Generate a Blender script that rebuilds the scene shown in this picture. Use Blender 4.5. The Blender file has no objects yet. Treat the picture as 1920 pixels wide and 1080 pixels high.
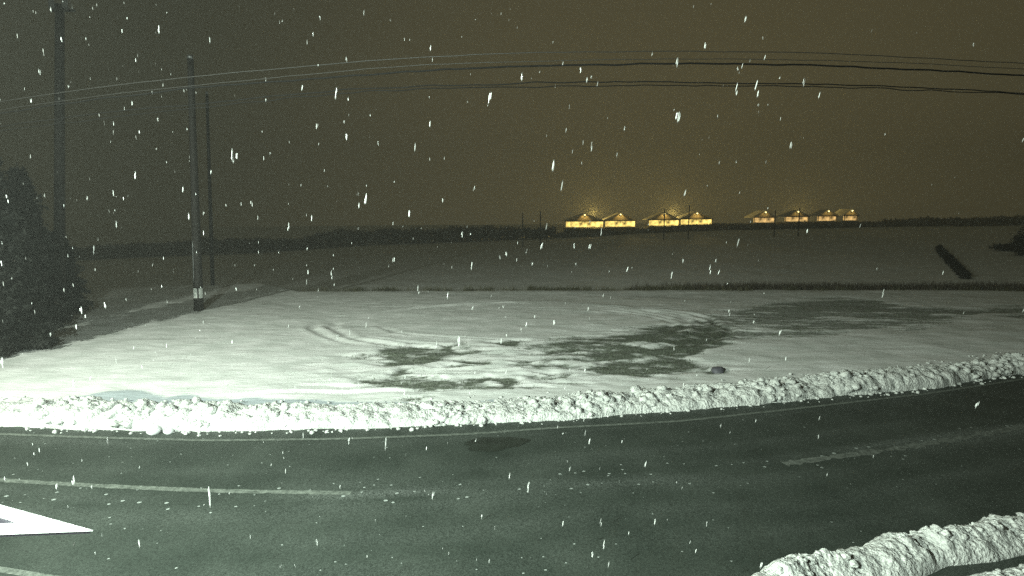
import bpy, bmesh, math, random
import numpy as np
from mathutils import Vector, Matrix
random.seed(7)
RNG = np.random.default_rng(11)
C = bpy.context.scene.collection
S = bpy.context.scene

# ------------------------------------------------------------------ camera
H = 5.5                      # camera height above the yard, metres
F = 1000.0                   # focal length in pixels of a 1920 wide frame
PITCH = math.radians(7.125)
cam_d = bpy.data.cameras.new('camera')
cam_d.sensor_width = 36.0
cam_d.lens = 36.0 * F / 1920.0
cam_d.clip_start = 0.05
cam_d.clip_end = 3000
cam = bpy.data.objects.new('camera', cam_d)
C.objects.link(cam)
cam.location = (0, 0, H)
cam.rotation_euler = (math.radians(90) - PITCH, 0, 0)
S.camera = cam

# ------------------------------------------------------------------ world: low cloud lit by the village, brighter towards the lit sheds
w = bpy.data.worlds.new('World')
S.world = w
w.use_nodes = True
nt = w.node_tree
nt.nodes.clear()
wo = nt.nodes.new('ShaderNodeOutputWorld')
bg = nt.nodes.new('ShaderNodeBackground')
tc = nt.nodes.new('ShaderNodeTexCoord')
dot = nt.nodes.new('ShaderNodeVectorMath'); dot.operation = 'DOT_PRODUCT'
gd = Vector((0.33, 1.0, 0.05)).normalized()
dot.inputs[1].default_value = gd
mr = nt.nodes.new('ShaderNodeMapRange')
mr.inputs['From Min'].default_value = 0.60
mr.inputs['From Max'].default_value = 1.0
mr.interpolation_type = 'SMOOTHSTEP'
mx = nt.nodes.new('ShaderNodeMixRGB')
mx.inputs[1].default_value = (0.0225, 0.0220, 0.0125, 1)
mx.inputs[2].default_value = (0.062, 0.052, 0.025, 1)
nt.links.new(tc.outputs['Generated'], dot.inputs[0])
nt.links.new(dot.outputs['Value'], mr.inputs['Value'])
nt.links.new(mr.outputs['Result'], mx.inputs[0])
nt.links.new(mx.outputs[0], bg.inputs['Color'])
bg.inputs['Strength'].default_value = 1.0
nt.links.new(bg.outputs[0], wo.inputs['Surface'])

S.view_settings.view_transform = 'Standard'
S.view_settings.look = 'None'
S.view_settings.exposure = 0.15
S.view_settings.gamma = 1.0
S.render.engine = 'CYCLES'
S.cycles.use_denoising = False          # the webcam picture is grainy: leave the renderer's own grain
S.cycles.max_bounces = 5
S.cycles.volume_bounces = 1
S.cycles.diffuse_bounces = 2
S.cycles.sample_clamp_indirect = 1.0
S.cycles.sample_clamp_direct = 6.0

# lamps: both stand outside the frame on the left, on the fixtures built below
LAMP_NEAR = Vector((-6.5, 0.2, 8.0))
LAMP_FAR = Vector((-23.0, 2.0, 12.0))

def aim(o, target):
    o.rotation_euler = (Vector(target) - o.location).to_track_quat('-Z', 'Y').to_euler()

def spot(name, loc, target, power, size, blend, col, radius):
    l = bpy.data.lights.new(name, 'SPOT')
    l.energy = power; l.spot_size = math.radians(size); l.spot_blend = blend
    l.color = col; l.shadow_soft_size = radius
    o = bpy.data.objects.new(name, l)
    C.objects.link(o)
    o.location = loc
    aim(o, target)
    return o
P_NEAR, P_FAR = 18000, 31000
spot_near = spot('floodlight_beam', LAMP_NEAR, (-2, 17, -0.5), P_NEAR, 140, 1.0, (0.84, 1.0, 0.85), 0.08)
spot_far = spot('street_light_beam', LAMP_FAR, (6, 24, -1), P_FAR, 132, 1.0, (0.90, 1.0, 0.82), 0.10)

# ------------------------------------------------------------------ helpers
FW = Vector((0, math.cos(PITCH), -math.sin(PITCH)))
UP = Vector((0, math.sin(PITCH), math.cos(PITCH)))
def ray(px, py):
    return Vector((1, 0, 0)) * ((px - 960) / F) + UP * ((540 - py) / F) + FW
def on_plane(px, py, z=0.0):
    d = ray(px, py)
    return Vector((0, 0, H)) + d * ((z - H) / d.z)
def at_y(px, py, Y):
    d = ray(px, py)
    return Vector((0, 0, H)) + d * (Y / d.y)
def interp(pts, x):
    xs = [p[0] for p in pts]; ys = [p[1] for p in pts]
    return np.interp(x, xs, ys)

def tag(o, label=None, cat=None, group=None, kind=None):
    if label: o['label'] = label
    if cat: o['category'] = cat
    if group: o['group'] = group
    if kind: o['kind'] = kind
    return o
def empty(name, loc=(0, 0, 0), rz=0):
    o = bpy.data.objects.new(name, None)
    C.objects.link(o); o.location = loc; o.rotation_euler = (0, 0, rz)
    o.empty_display_size = 0.3
    return o
def link_bm(name, bm, mat, parent=None, smooth=False):
    me = bpy.data.meshes.new(name)
    bm.normal_update(); bm.to_mesh(me); bm.free()
    if smooth: me.polygons.foreach_set('use_smooth', [True] * len(me.polygons))
    if mat: me.materials.append(mat)
    o = bpy.data.objects.new(name, me)
    C.objects.link(o)
    if parent: o.parent = parent
    return o
def np_mesh(name, V, Fc, mat, parent=None, smooth=True, attrs=None, uv=None):
    me = bpy.data.meshes.new(name)
    V = np.asarray(V, dtype=np.float32); Fc = np.asarray(Fc, dtype=np.int32)
    n = Fc.shape[1]
    me.vertices.add(len(V)); me.vertices.foreach_set('co', V.ravel())
    me.loops.add(Fc.size); me.loops.foreach_set('vertex_index', Fc.ravel())
    me.polygons.add(len(Fc))
    me.polygons.foreach_set('loop_start', np.arange(0, Fc.size, n, dtype=np.int32))
    me.polygons.foreach_set('loop_total', np.full(len(Fc), n, dtype=np.int32))
    me.update(calc_edges=True); me.validate()
    if smooth: me.polygons.foreach_set('use_smooth', np.ones(len(me.polygons), dtype=bool))
    for k, a in (attrs or {}).items():
        at = me.attributes.new(k, 'FLOAT', 'POINT')
        at.data.foreach_set('value', np.asarray(a, dtype=np.float32))
    me.materials.append(mat)
    o = bpy.data.objects.new(name, me)
    C.objects.link(o)
    if parent: o.parent = parent
    return o
def grid_faces(nr, nc):
    i = np.arange(nr * nc).reshape(nr, nc)
    return np.stack([i[:-1, :-1].ravel(), i[:-1, 1:].ravel(), i[1:, 1:].ravel(), i[1:, :-1].ravel()], 1)

def _h(ix, iy, s):
    n = (ix.astype(np.int64) * 374761393 + iy.astype(np.int64) * 668265263 + s * 1274126177) & 0xffffffff
    n = ((n ^ (n >> 13)) * 1274126177) & 0xffffffff
    return ((n ^ (n >> 16)) & 0xffffff) / float(0xffffff)
def vnoise(x, y, s=0):
    ix = np.floor(x); iy = np.floor(y); fx = x - ix; fy = y - iy
    fx = fx * fx * (3 - 2 * fx); fy = fy * fy * (3 - 2 * fy)
    a = _h(ix, iy, s); b = _h(ix + 1, iy, s); c = _h(ix, iy + 1, s); d = _h(ix + 1, iy + 1, s)
    return (a * (1 - fx) + b * fx) * (1 - fy) + (c * (1 - fx) + d * fx) * fy
def fbm(x, y, o=4, s=0):
    r = 0; a = 0.5; t = 0
    for k in range(o):
        r = r + a * vnoise(x, y, s + k * 17); t += a
        x = x * 2.03 + 5.1; y = y * 2.03 + 3.7; a *= 0.5
    return r / t            # 0..1
def cellblob(x, y, s=0):
    """rounded lumps: 1 at a random cell point falling to 0"""
    ix = np.floor(x); iy = np.floor(y); best = np.full_like(x, 9.0)
    for dx in (-1, 0, 1):
        for dy in (-1, 0, 1):
            cx = ix + dx + _h(ix + dx, iy + dy, s); cy = iy + dy + _h(ix + dx, iy + dy, s + 5)
            r = 0.55 + 0.6 * _h(ix + dx, iy + dy, s + 9)
            best = np.minimum(best, ((x - cx) ** 2 + (y - cy) ** 2) / r ** 2)
    return np.sqrt(np.clip(1 - best, 0, 1))
def smooth01(a, lo, hi):
    t = np.clip((a - lo) / (hi - lo), 0, 1)
    return t * t * (3 - 2 * t)

# ------------------------------------------------------------------ materials
def new_mat(name):
    m = bpy.data.materials.new(name); m.use_nodes = True
    return m, m.node_tree.nodes, m.node_tree.links, m.node_tree.nodes['Principled BSDF']
def simple(name, col, rough=0.7, metal=0.0, var=0.25, scale=8.0, bump=0.0, emit=None, es=0.0):
    m, n, l, b = new_mat(name)
    t = n.new('ShaderNodeTexNoise'); t.inputs['Scale'].default_value = scale; t.inputs['Detail'].default_value = 5
    tcn = n.new('ShaderNodeTexCoord'); l.new(tcn.outputs['Object'], t.inputs['Vector'])
    r = n.new('ShaderNodeValToRGB')
    r.color_ramp.elements[0].position = 0.3; r.color_ramp.elements[1].position = 0.7
    r.color_ramp.elements[0].color = tuple(c * (1 - var) for c in col) + (1,)
    r.color_ramp.elements[1].color = tuple(min(1, c * (1 + var)) for c in col) + (1,)
    l.new(t.outputs['Fac'], r.inputs[0]); l.new(r.outputs[0], b.inputs['Base Color'])
    b.inputs['Roughness'].default_value = rough; b.inputs['Metallic'].default_value = metal
    if bump:
        bp = n.new('ShaderNodeBump'); bp.inputs['Strength'].default_value = bump; bp.inputs['Distance'].default_value = 0.02
        l.new(t.outputs['Fac'], bp.inputs['Height']); l.new(bp.outputs[0], b.inputs['Normal'])
    if emit:
        b.inputs['Emission Color'].default_value = emit + (1,); b.inputs['Emission Strength'].default_value = es
    return m

SNOW = (0.80, 0.82, 0.84)
def ground_mat():
    m, n, l, b = new_mat('snow_and_grass')
    geo = n.new('ShaderNodeNewGeometry')
    at = n.new('ShaderNodeAttribute'); at.attribute_name = 'grass'
    # fine break-up of the grass edge
    n1 = n.new('ShaderNodeTexNoise'); n1.inputs['Scale'].default_value = 4.0; n1.inputs['Detail'].default_value = 10; n1.inputs['Roughness'].default_value = 0.82
    mp = n.new('ShaderNodeMapping'); mp.inputs['Scale'].default_value = (0.7, 1.5, 1)
    l.new(geo.outputs['Position'], mp.inputs[0]); l.new(mp.outputs[0], n1.inputs['Vector'])
    ad = n.new('ShaderNodeMath'); ad.operation = 'ADD'; l.new(at.outputs['Fac'], ad.inputs[0]); l.new(n1.outputs['Fac'], ad.inputs[1])
    mr = n.new('ShaderNodeMapRange'); mr.inputs['From Min'].default_value = 0.86; mr.inputs['From Max'].default_value = 1.20
    l.new(ad.outputs[0], mr.inputs['Value'])
    # grass colour with crumbs of snow
    n2 = n.new('ShaderNodeTexNoise'); n2.inputs['Scale'].default_value = 14.0; n2.inputs['Detail'].default_value = 6; n2.inputs['Roughness'].default_value = 0.8
    l.new(geo.outputs['Position'], n2.inputs['Vector'])
    r = n.new('ShaderNodeValToRGB'); e = r.color_ramp.elements
    e[0].position = 0.30; e[0].color = (0.036, 0.044, 0.033, 1)
    e[1].position = 0.72; e[1].color = (0.42, 0.45, 0.40, 1)
    k = e.new(0.52); k.color = (0.115, 0.13, 0.105, 1)
    l.new(n2.outputs['Fac'], r.inputs[0])
    n3 = n.new('ShaderNodeTexNoise'); n3.inputs['Scale'].default_value = 0.9; n3.inputs['Detail'].default_value = 7
    l.new(geo.outputs['Position'], n3.inputs['Vector'])
    r3 = n.new('ShaderNodeValToRGB'); r3.color_ramp.elements[0].color = (0.66, 0.69, 0.68, 1); r3.color_ramp.elements[1].color = (0.84, 0.85, 0.86, 1)
    r3.color_ramp.elements[0].position = 0.3; r3.color_ramp.elements[1].position = 0.65
    l.new(n3.outputs['Fac'], r3.inputs[0])
    mix = n.new('ShaderNodeMixRGB'); l.new(mr.outputs[0], mix.inputs[0]); l.new(r3.outputs[0], mix.inputs[1]); l.new(r.outputs[0], mix.inputs[2])
    sl = n.new('ShaderNodeAttribute'); sl.attribute_name = 'slush_or_bank_shade'
    mix2 = n.new('ShaderNodeMixRGB'); l.new(sl.outputs['Fac'], mix2.inputs[0]); l.new(mix.outputs[0], mix2.inputs[1]); mix2.inputs[2].default_value = (0.40, 0.45, 0.49, 1)  # blue-grey tint of the bank's painted shadow
    l.new(mix2.outputs[0], b.inputs['Base Color'])
    b.inputs['Roughness'].default_value = 0.8; b.inputs['Specular IOR Level'].default_value = 0.2
    # grain of the snow, wind ripples
    mp2 = n.new('ShaderNodeMapping'); mp2.inputs['Scale'].default_value = (0.8, 2.6, 1); mp2.inputs['Rotation'].default_value = (0, 0, 0.12)
    l.new(geo.outputs['Position'], mp2.inputs[0])
    n4 = n.new('ShaderNodeTexNoise'); n4.inputs['Scale'].default_value = 3.0; n4.inputs['Detail'].default_value = 7; n4.inputs['Roughness'].default_value = 0.6
    l.new(mp2.outputs[0], n4.inputs['Vector'])
    bp = n.new('ShaderNodeBump'); bp.inputs['Strength'].default_value = 0.55; bp.inputs['Distance'].default_value = 0.06
    l.new(n4.outputs['Fac'], bp.inputs['Height']); l.new(bp.outputs[0], b.inputs['Normal'])
    return m

def bank_mat():
    m, n, l, b = new_mat('ploughed_snow')
    geo = n.new('ShaderNodeNewGeometry')
    n1 = n.new('ShaderNodeTexNoise'); n1.inputs['Scale'].default_value = 3.2; n1.inputs['Detail'].default_value = 9; n1.inputs['Roughness'].default_value = 0.7
    l.new(geo.outputs['Position'], n1.inputs['Vector'])
    r = n.new('ShaderNodeValToRGB'); e = r.color_ramp.elements
    e[0].position = 0.27; e[0].color = (0.16, 0.16, 0.12, 1)
    e[1].position = 0.38; e[1].color = (0.50, 0.52, 0.51, 1)
    k3 = e.new(0.62); k3.color = (0.74, 0.76, 0.75, 1)
    l.new(n1.outputs['Fac'], r.inputs[0]); l.new(r.outputs[0], b.inputs['Base Color'])
    b.inputs['Roughness'].default_value = 0.75; b.inputs['Specular IOR Level'].default_value = 0.25
    n2 = n.new('ShaderNodeTexNoise'); n2.inputs['Scale'].default_value = 16; n2.inputs['Detail'].default_value = 6
    l.new(geo.outputs['Position'], n2.inputs['Vector'])
    bp = n.new('ShaderNodeBump'); bp.inputs['Strength'].default_value = 1.0; bp.inputs['Distance'].default_value = 0.09
    l.new(n2.outputs['Fac'], bp.inputs['Height']); l.new(bp.outputs[0], b.inputs['Normal'])
    return m

def asphalt_mat():
    m, n, l, b = new_mat('wet_asphalt')
    geo = n.new('ShaderNodeNewGeometry')
    n1 = n.new('ShaderNodeTexNoise'); n1.inputs['Scale'].default_value = 0.7; n1.inputs['Detail'].default_value = 8
    l.new(geo.outputs['Position'], n1.inputs['Vector'])
    r = n.new('ShaderNodeValToRGB'); e = r.color_ramp.elements
    e[0].position = 0.3; e[0].color = (0.021, 0.029, 0.024, 1); e[1].position = 0.7; e[1].color = (0.040, 0.050, 0.043, 1)
    l.new(n1.outputs['Fac'], r.inputs[0])
    # stones of the surface
    n2 = n.new('ShaderNodeTexNoise'); n2.inputs['Scale'].default_value = 38; n2.inputs['Detail'].default_value = 4; n2.inputs['Roughness'].default_value = 0.8
    l.new(geo.outputs['Position'], n2.inputs['Vector'])
    r2 = n.new('ShaderNodeMapRange'); r2.inputs['From Min'].default_value = 0.3; r2.inputs['From Max'].default_value = 0.7
    r2.inputs['To Min'].default_value = 0.35; r2.inputs['To Max'].default_value = 1.65
    l.new(n2.outputs['Fac'], r2.inputs['Value'])
    mu = n.new('ShaderNodeMixRGB'); mu.blend_type = 'MULTIPLY'; mu.inputs[0].default_value = 1.0
    l.new(r.outputs[0], mu.inputs[1]); l.new(r2.outputs[0], mu.inputs[2])
    # crumbs of snow left by the plough, more of them near the middle line
    at = n.new('ShaderNodeAttribute'); at.attribute_name = 'crumbs'
    v = n.new('ShaderNodeTexVoronoi'); v.inputs['Scale'].default_value = 7.0
    mp = n.new('ShaderNodeMapping'); mp.inputs['Scale'].default_value = (0.8, 1.0, 1)
    l.new(geo.outputs['Position'], mp.inputs[0]); l.new(mp.outputs[0], v.inputs['Vector'])
    sp = n.new('ShaderNodeSeparateColor'); l.new(v.outputs['Color'], sp.inputs[0])
    th = n.new('ShaderNodeMath'); th.operation = 'MULTIPLY'; l.new(sp.outputs[0], th.inputs[0]); l.new(at.outputs['Fac'], th.inputs[1])
    rad = n.new('ShaderNodeMath'); rad.operation = 'MULTIPLY_ADD'; rad.inputs[1].default_value = 0.55; rad.inputs[2].default_value = -0.19
    l.new(th.outputs[0], rad.inputs[0])
    lt = n.new('ShaderNodeMath'); lt.operation = 'LESS_THAN'; l.new(v.outputs['Distance'], lt.inputs[0]); l.new(rad.outputs[0], lt.inputs[1])
    mix = n.new('ShaderNodeMixRGB'); l.new(lt.outputs[0], mix.inputs[0]); l.new(mu.outputs[0], mix.inputs[1]); mix.inputs[2].default_value = (0.30, 0.33, 0.32, 1)
    ss = n.new('ShaderNodeAttribute'); ss.attribute_name = 'slush_or_bank_shade'
    sm = n.new('ShaderNodeMath'); sm.operation = 'MULTIPLY'; l.new(ss.outputs['Fac'], sm.inputs[0])
    r5 = n.new('ShaderNodeMapRange'); r5.inputs['From Min'].default_value = 0.42; r5.inputs['From Max'].default_value = 0.66; l.new(n2.outputs['Fac'], r5.inputs['Value']); l.new(r5.outputs[0], sm.inputs[1])
    mx5 = n.new('ShaderNodeMixRGB'); l.new(sm.outputs[0], mx5.inputs[0]); l.new(mix.outputs[0], mx5.inputs[1]); mx5.inputs[2].default_value = (0.22, 0.24, 0.23, 1)
    l.new(mx5.outputs[0], b.inputs['Base Color'])
    b.inputs['Roughness'].default_value = 0.6; b.inputs['Specular IOR Level'].default_value = 0.35
    bp = n.new('ShaderNodeBump'); bp.inputs['Strength'].default_value = 0.5; bp.inputs['Distance'].default_value = 0.01
    l.new(n2.outputs['Fac'], bp.inputs['Height']); l.new(bp.outputs[0], b.inputs['Normal'])
    return m

def paint_mat(name, lo, hi):
    m, n, l, b = new_mat(name)
    geo = n.new('ShaderNodeNewGeometry')
    n1 = n.new('ShaderNodeTexNoise'); n1.inputs['Scale'].default_value = 9; n1.inputs['Detail'].default_value = 9; n1.inputs['Roughness'].default_value = 0.8
    l.new(geo.outputs['Position'], n1.inputs['Vector'])
    r = n.new('ShaderNodeValToRGB'); e = r.color_ramp.elements
    e[0].position = 0.38; e[0].color = lo + (1,); e[1].position = 0.62; e[1].color = hi + (1,)
    l.new(n1.outputs['Fac'], r.inputs[0]); l.new(r.outputs[0], b.inputs['Base Color'])
    b.inputs['Roughness'].default_value = 0.7
    return m

M_ground = ground_mat(); M_bank = bank_mat(); M_asph = asphalt_mat()
M_paint = paint_mat('worn_road_paint', (0.04, 0.05, 0.043), (0.17, 0.19, 0.17))
M_wet = simple('wet_patch', (0.018, 0.024, 0.020), 0.35, 0, 0.3, 3, 0.2)
M_wood = simple('weathered_wood_pole', (0.014, 0.012, 0.010), 0.75, 0, 0.35, 6, 0.5)
M_steel = simple('galvanised_steel', (0.28, 0.29, 0.30), 0.4, 0.7, 0.15, 12)
M_dark = simple('black_cable_sheath', (0.005, 0.005, 0.005), 0.7, 0.0, 0.2, 20)
M_dark.node_tree.nodes['Principled BSDF'].inputs['Specular IOR Level'].default_value = 0.08
M_wire = simple('bare_aluminium_conductor', (0.010, 0.010, 0.010), 0.6, 0.1, 0.2, 20)
M_leaf = simple('dark_needles', (0.005, 0.007, 0.005), 0.8, 0, 0.4, 3)
M_twig = simple('bare_twigs', (0.055, 0.045, 0.030), 0.85, 0, 0.4, 3)
M_farwood = simple('snow_dusted_scrub', (0.17, 0.165, 0.14), 0.85, 0, 0.3, 0.2)
M_bark = simple('bark', (0.06, 0.05, 0.04), 0.9, 0, 0.3, 6, 0.5)
M_dry = simple('dry_grass', (0.085, 0.080, 0.045), 0.85, 0, 0.4, 5)
M_green = simple('flattened_green_grass', (0.08, 0.10, 0.065), 0.85, 0, 0.4, 5)
M_flake = simple('snow_flakes', (0.88, 0.90, 0.90), 0.7, 0, 0.05, 5)
_n = M_flake.node_tree.nodes; _g = _n.new('ShaderNodeNewGeometry'); _m = _n.new('ShaderNodeMapRange')
_m.inputs['To Min'].default_value = 0.12; _m.inputs['To Max'].default_value = 0.8
M_flake.node_tree.links.new(_g.outputs['Random Per Island'], _m.inputs['Value'])
M_flake.node_tree.links.new(_m.outputs[0], _n['Principled BSDF'].inputs['Alpha'])
M_snow = simple('snow_cover', SNOW, 0.75, 0, 0.05, 5, 0.4)
M_roofsheet = simple('wet_grey_roof_sheet', (0.030, 0.026, 0.038), 0.5, 0.1, 0.2, 8)
M_wall = simple('shed_wall', (0.55, 0.44, 0.26), 0.8, 0, 0.15, 1)
M_roof = simple('shed_roof_snow', (0.50, 0.50, 0.48), 0.7, 0, 0.2, 1)
M_facade = simple('rendered_facade', (0.6, 0.58, 0.54), 0.85, 0, 0.08, 2, 0.3)
M_band = simple('white_reflective_band', (0.75, 0.78, 0.76), 0.4, 0, 0.08, 12)
M_stone = simple('dark_wet_stone', (0.09, 0.09, 0.11), 0.7, 0, 0.3, 4, 0.5)

def glow(name, col, s):
    m, n, l, b = new_mat(name)
    b.inputs['Base Color'].default_value = (0.8, 0.7, 0.4, 1)
    nz = n.new('ShaderNodeTexNoise'); nz.inputs['Scale'].default_value = 0.8; nz.inputs['Detail'].default_value = 4
    tcn = n.new('ShaderNodeTexCoord'); l.new(tcn.outputs['Object'], nz.inputs['Vector'])
    mr = n.new('ShaderNodeMapRange'); mr.inputs['From Min'].default_value = 0.3; mr.inputs['From Max'].default_value = 0.7
    mr.inputs['To Min'].default_value = s * 0.12; mr.inputs['To Max'].default_value = s * 1.9
    l.new(nz.outputs['Fac'], mr.inputs['Value']); l.new(mr.outputs[0], b.inputs['Emission Strength'])
    b.inputs['Emission Color'].default_value = col + (1,)
    return m
M_glow = glow('lit_shed_front', (1.0, 0.72, 0.18), 1.1)
M_glow_dim = glow('dimly_lit_shed_front', (1.0, 0.62, 0.22), 0.6)
M_bulb = simple('lamp_glass', (0.9, 0.85, 0.6), 0.3, 0, 0.02, 3, 0, (1.0, 0.85, 0.35), 2.5)
M_lamp = simple('floodlight_glass', (0.9, 0.9, 0.9), 0.2, 0, 0.02, 3, 0, (0.8, 1.0, 0.9), 30)

# ------------------------------------------------------------------ ground: plateau by the road, ditch edge, field rising to the wood
EDGE_PX = [(-400, 556), (0, 546), (150, 541), (480, 531), (530, 538), (560, 546), (1000, 546), (1500, 545), (1920, 546), (2300, 548)]
ep = [on_plane(px, py) for px, py in EDGE_PX]
# edge as distance along direction: y as function of x/y slope
ED_T = np.array([p.x / p.y for p in ep]); ED_Y = np.array([p.y for p in ep])
DFAR = 150.0
FARB = [(-900, 492), (0, 492), (150, 489), (500, 474), (700, 460), (1000, 449), (1300, 433), (1600, 427), (1920, 422), (2600, 420)]
FT = np.array([(at_y(px, py, DFAR)).x / DFAR for px, py in FARB])
FZ = np.array([(at_y(px, py, DFAR)).z for px, py in FARB])

def P2(pts):                       # picture measurements of marks on the flat yard, turned into metres
    return np.array([[v.x, v.y] for v in (on_plane(a, b) for a, b in pts)])
PATCHES = [
    P2([(690, 668), (722, 652), (765, 648), (810, 650), (872, 645), (862, 656), (878, 667), (850, 676), (800, 680), (765, 687), (722, 688), (700, 680)]),
    P2([(664, 727), (690, 713), (725, 709), (760, 705), (800, 703), (822, 715), (822, 734), (800, 742), (768, 735), (722, 732)]),
    P2([(862, 722), (885, 714), (925, 712), (932, 728), (912, 738), (880, 735)]),
    P2([(1010, 648), (1100, 633), (1180, 620), (1300, 611), (1345, 600), (1365, 625), (1345, 650), (1325, 668), (1342, 682), (1280, 700), (1200, 713), (1150, 707), (1105, 697), (1125, 680), (1070, 667), (1105, 663), (1040, 654)]),
    P2([(1290, 612), (1340, 597), (1400, 577), (1480, 566), (1560, 560), (1640, 566), (1700, 575), (1800, 582), (1920, 576), (2000, 578), (2000, 596), (1800, 600), (1740, 608), (1690, 618), (1580, 622), (1530, 632), (1400, 638), (1330, 640)]),
]
SPOTS = [(P2([(1342, 694)])[0], 0.5, 0.22), (P2([(1015, 684)])[0], 0.9, 0.16), (P2([(1050, 688)])[0], 0.8, 0.14), (P2([(1072, 678)])[0], 0.9, 0.2),
         (P2([(845, 697)])[0], 0.35, 0.12), (P2([(875, 686)])[0], 0.6, 0.16), (P2([(1020, 710)])[0], 0.7, 0.10), (P2([(1080, 716)])[0], 0.7, 0.09),
         (P2([(965, 725)])[0], 0.6, 0.1), (P2([(800, 753)])[0], 0.5, 0.08), (P2([(840, 731)])[0], 0.9, 0.10), (P2([(860, 666)])[0], 0.9, 0.25),
         (P2([(990, 655)])[0], 1.2, 0.18), (P2([(1040, 655)])[0], 1.4, 0.25), (P2([(960, 646)])[0], 0.8, 0.16)]
def poly_sd(px, py, poly):
    """signed distance, positive inside"""
    d = np.full(px.shape, 1e9); ins = np.zeros(px.shape, bool)
    n = len(poly)
    for i in range(n):
        a = poly[i]; b = poly[(i + 1) % n]
        e = b - a; wx = px - a[0]; wy = py - a[1]
        t = np.clip((wx * e[0] + wy * e[1]) / (e @ e), 0, 1)
        d = np.minimum(d, np.hypot(wx - e[0] * t, wy - e[1] * t))
        c = (a[1] > py) != (b[1] > py)
        with np.errstate(divide='ignore', invalid='ignore'):
            xi = (b[0] - a[0]) * (py - a[1]) / (b[1] - a[1] + 1e-12) + a[0]
        ins ^= c & (px < xi)
    return np.where(ins, d, -d)

# road edge curves in metres (z = 0)
LINE_FAR = [(-700, 776), (-300, 800), (0, 815), (200, 822), (400, 827), (640, 824), (880, 815), (1040, 803), (1273, 791), (1467, 770), (1747, 738), (1863, 720), (1960, 705), (2300, 655)]
BANK_LOW = [(-700, 766), (-300, 788), (0, 802), (100, 807), (270, 811), (400, 811), (640, 808), (807, 801), (933, 793), (1040, 788), (1173, 779), (1280, 771), (1480, 754), (1613, 741), (1697, 736), (1780, 724), (1920, 704), (2300, 646)]
BANK_TOP = [(-700, 735), (-300, 757), (0, 764), (60, 748), (120, 742), (170, 749), (230, 757), (330, 756), (450, 764), (640, 769), (850, 767), (940, 761), (1030, 752), (1200, 740), (1300, 731), (1400, 718), (1500, 711), (1540, 704), (1650, 691), (1800, 683), (1920, 670), (2300, 626)]
xs = np.linspace(-700, 2300, 301)
far_line = np.array([list(on_plane(x, float(interp(LINE_FAR, x))))[:2] for x in xs])
for _ in range(12):                # even out the hand measured curve
    far_line[1:-1] = (far_line[:-2] + 2 * far_line[1:-1] + far_line[2:]) / 4
def road_y(x):
    return np.interp(x, far_line[:, 0], far_line[:, 1])

CX, CY = [float(v) for v in P2([(965, 608)])[0]]
CX2, CY2 = CX, CY - 0.6
def terrain(x, y):
    t = x / np.maximum(y, 1.0)
    ey = np.interp(t, ED_T, ED_Y)
    ey = ey + (fbm(x * 0.12, y * 0 + 3, 3, 5) - 0.5) * 2.0
    zf = np.interp(t, FT, FZ)
    s = np.clip((y - ey) / (DFAR - ey), 0, None)
    drop = smooth01(y, ey, ey + 2.2)
    z = np.where(y > ey, -0.9 * drop + (zf + 0.9) * s, 0.0)
    z = np.where(y > DFAR, zf, z)
    lip = np.exp(-((y - ey + 1.0) / 1.2) ** 2) * 0.12 * fbm(x * 0.3, y * 0.3, 3, 9)
    ry = road_y(x)
    yard = smooth01(y, ry + 0.6, ry + 2.2) * (1 - smooth01(y, ey - 2, ey))
    und = (fbm(x * 0.13, y * 0.13, 4, 2) - 0.5) * 0.24 + (fbm(x * 0.5, y * 0.9, 4, 3) - 0.5) * 0.09 + (fbm(x * 1.1, y * 3.0, 3, 33) - 0.5) * 0.035
    z = z + lip + und * yard + 0.10 * yard
    z = z + np.where(y > ey + 3, (fbm(x * 0.08, y * 0.08, 4, 6) - 0.5) * 0.5, 0)
    z = np.where(y < ry + 0.6, -0.05, z)
    return z, yard

def grass_mask(x, y):
    g = np.full(x.shape, -3.0)
    wx = x + (fbm(x * 0.8, y * 1.4, 4, 21) - 0.5) * 3.2
    wy = y + (fbm(x * 0.5, y * 1.4, 4, 22) - 0.5) * 2.2
    for k, p in enumerate(PATCHES):
        soft = (0.55, 0.45, 0.35, 0.8, 1.6)[k]
        g = np.maximum(g, np.minimum(poly_sd(wx, wy, p) / soft, 0.33 if k == 4 else 9))
    for c, rx, ry in SPOTS:
        e = 1 - np.sqrt(((wx - c[0]) / rx) ** 2 + ((wy - c[1]) / (ry * 3)) ** 2)
        g = np.maximum(g, e * 1.2)
    g = np.clip(g * 0.5 + 0.42, -0.4, 0.72)
    # drifts of snow lying across the patches
    g = g - smooth01(fbm(x * 0.35 + y * 0.25, y * 1.1, 4, 40), 0.58, 0.74) * 0.30 - smooth01(fbm(x * 0.9 + y * 0.5, y * 3.5, 4, 43), 0.55, 0.72) * 0.20 * (1 - smooth01(y, 28, 33))
    return g

def axis(lo, hi, flo, fhi, fine, growth=1.12, mx=12.0):
    a = list(np.arange(flo, fhi, fine))
    s = fine; v = fhi; up = []
    while v < hi:
        up.append(v); s = min(s * growth, mx); v += s
    up.append(hi)
    s = fine; v = flo; dn = []
    while True:
        s = min(s * growth, mx); v -= s
        if v <= lo: break
        dn.append(v)
    dn.append(lo)
    return np.array(dn[::-1] + a + up)
gx = axis(-700, 700, -30, 38, 0.13, 1.09, 14)
gy = np.concatenate([axis(-12, 38, 14.5, 37.9, 0.11, 1.2, 2.0)[:-1], axis(38, 900, 38, 56, 0.25, 1.07, 14)[1:]])
gy = np.unique(gy)
X, Y = np.meshgrid(gx, gy)
Z, yard = terrain(X, Y)
G = np.where(yard > 0.01, grass_mask(X, Y), -1.0)
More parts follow.
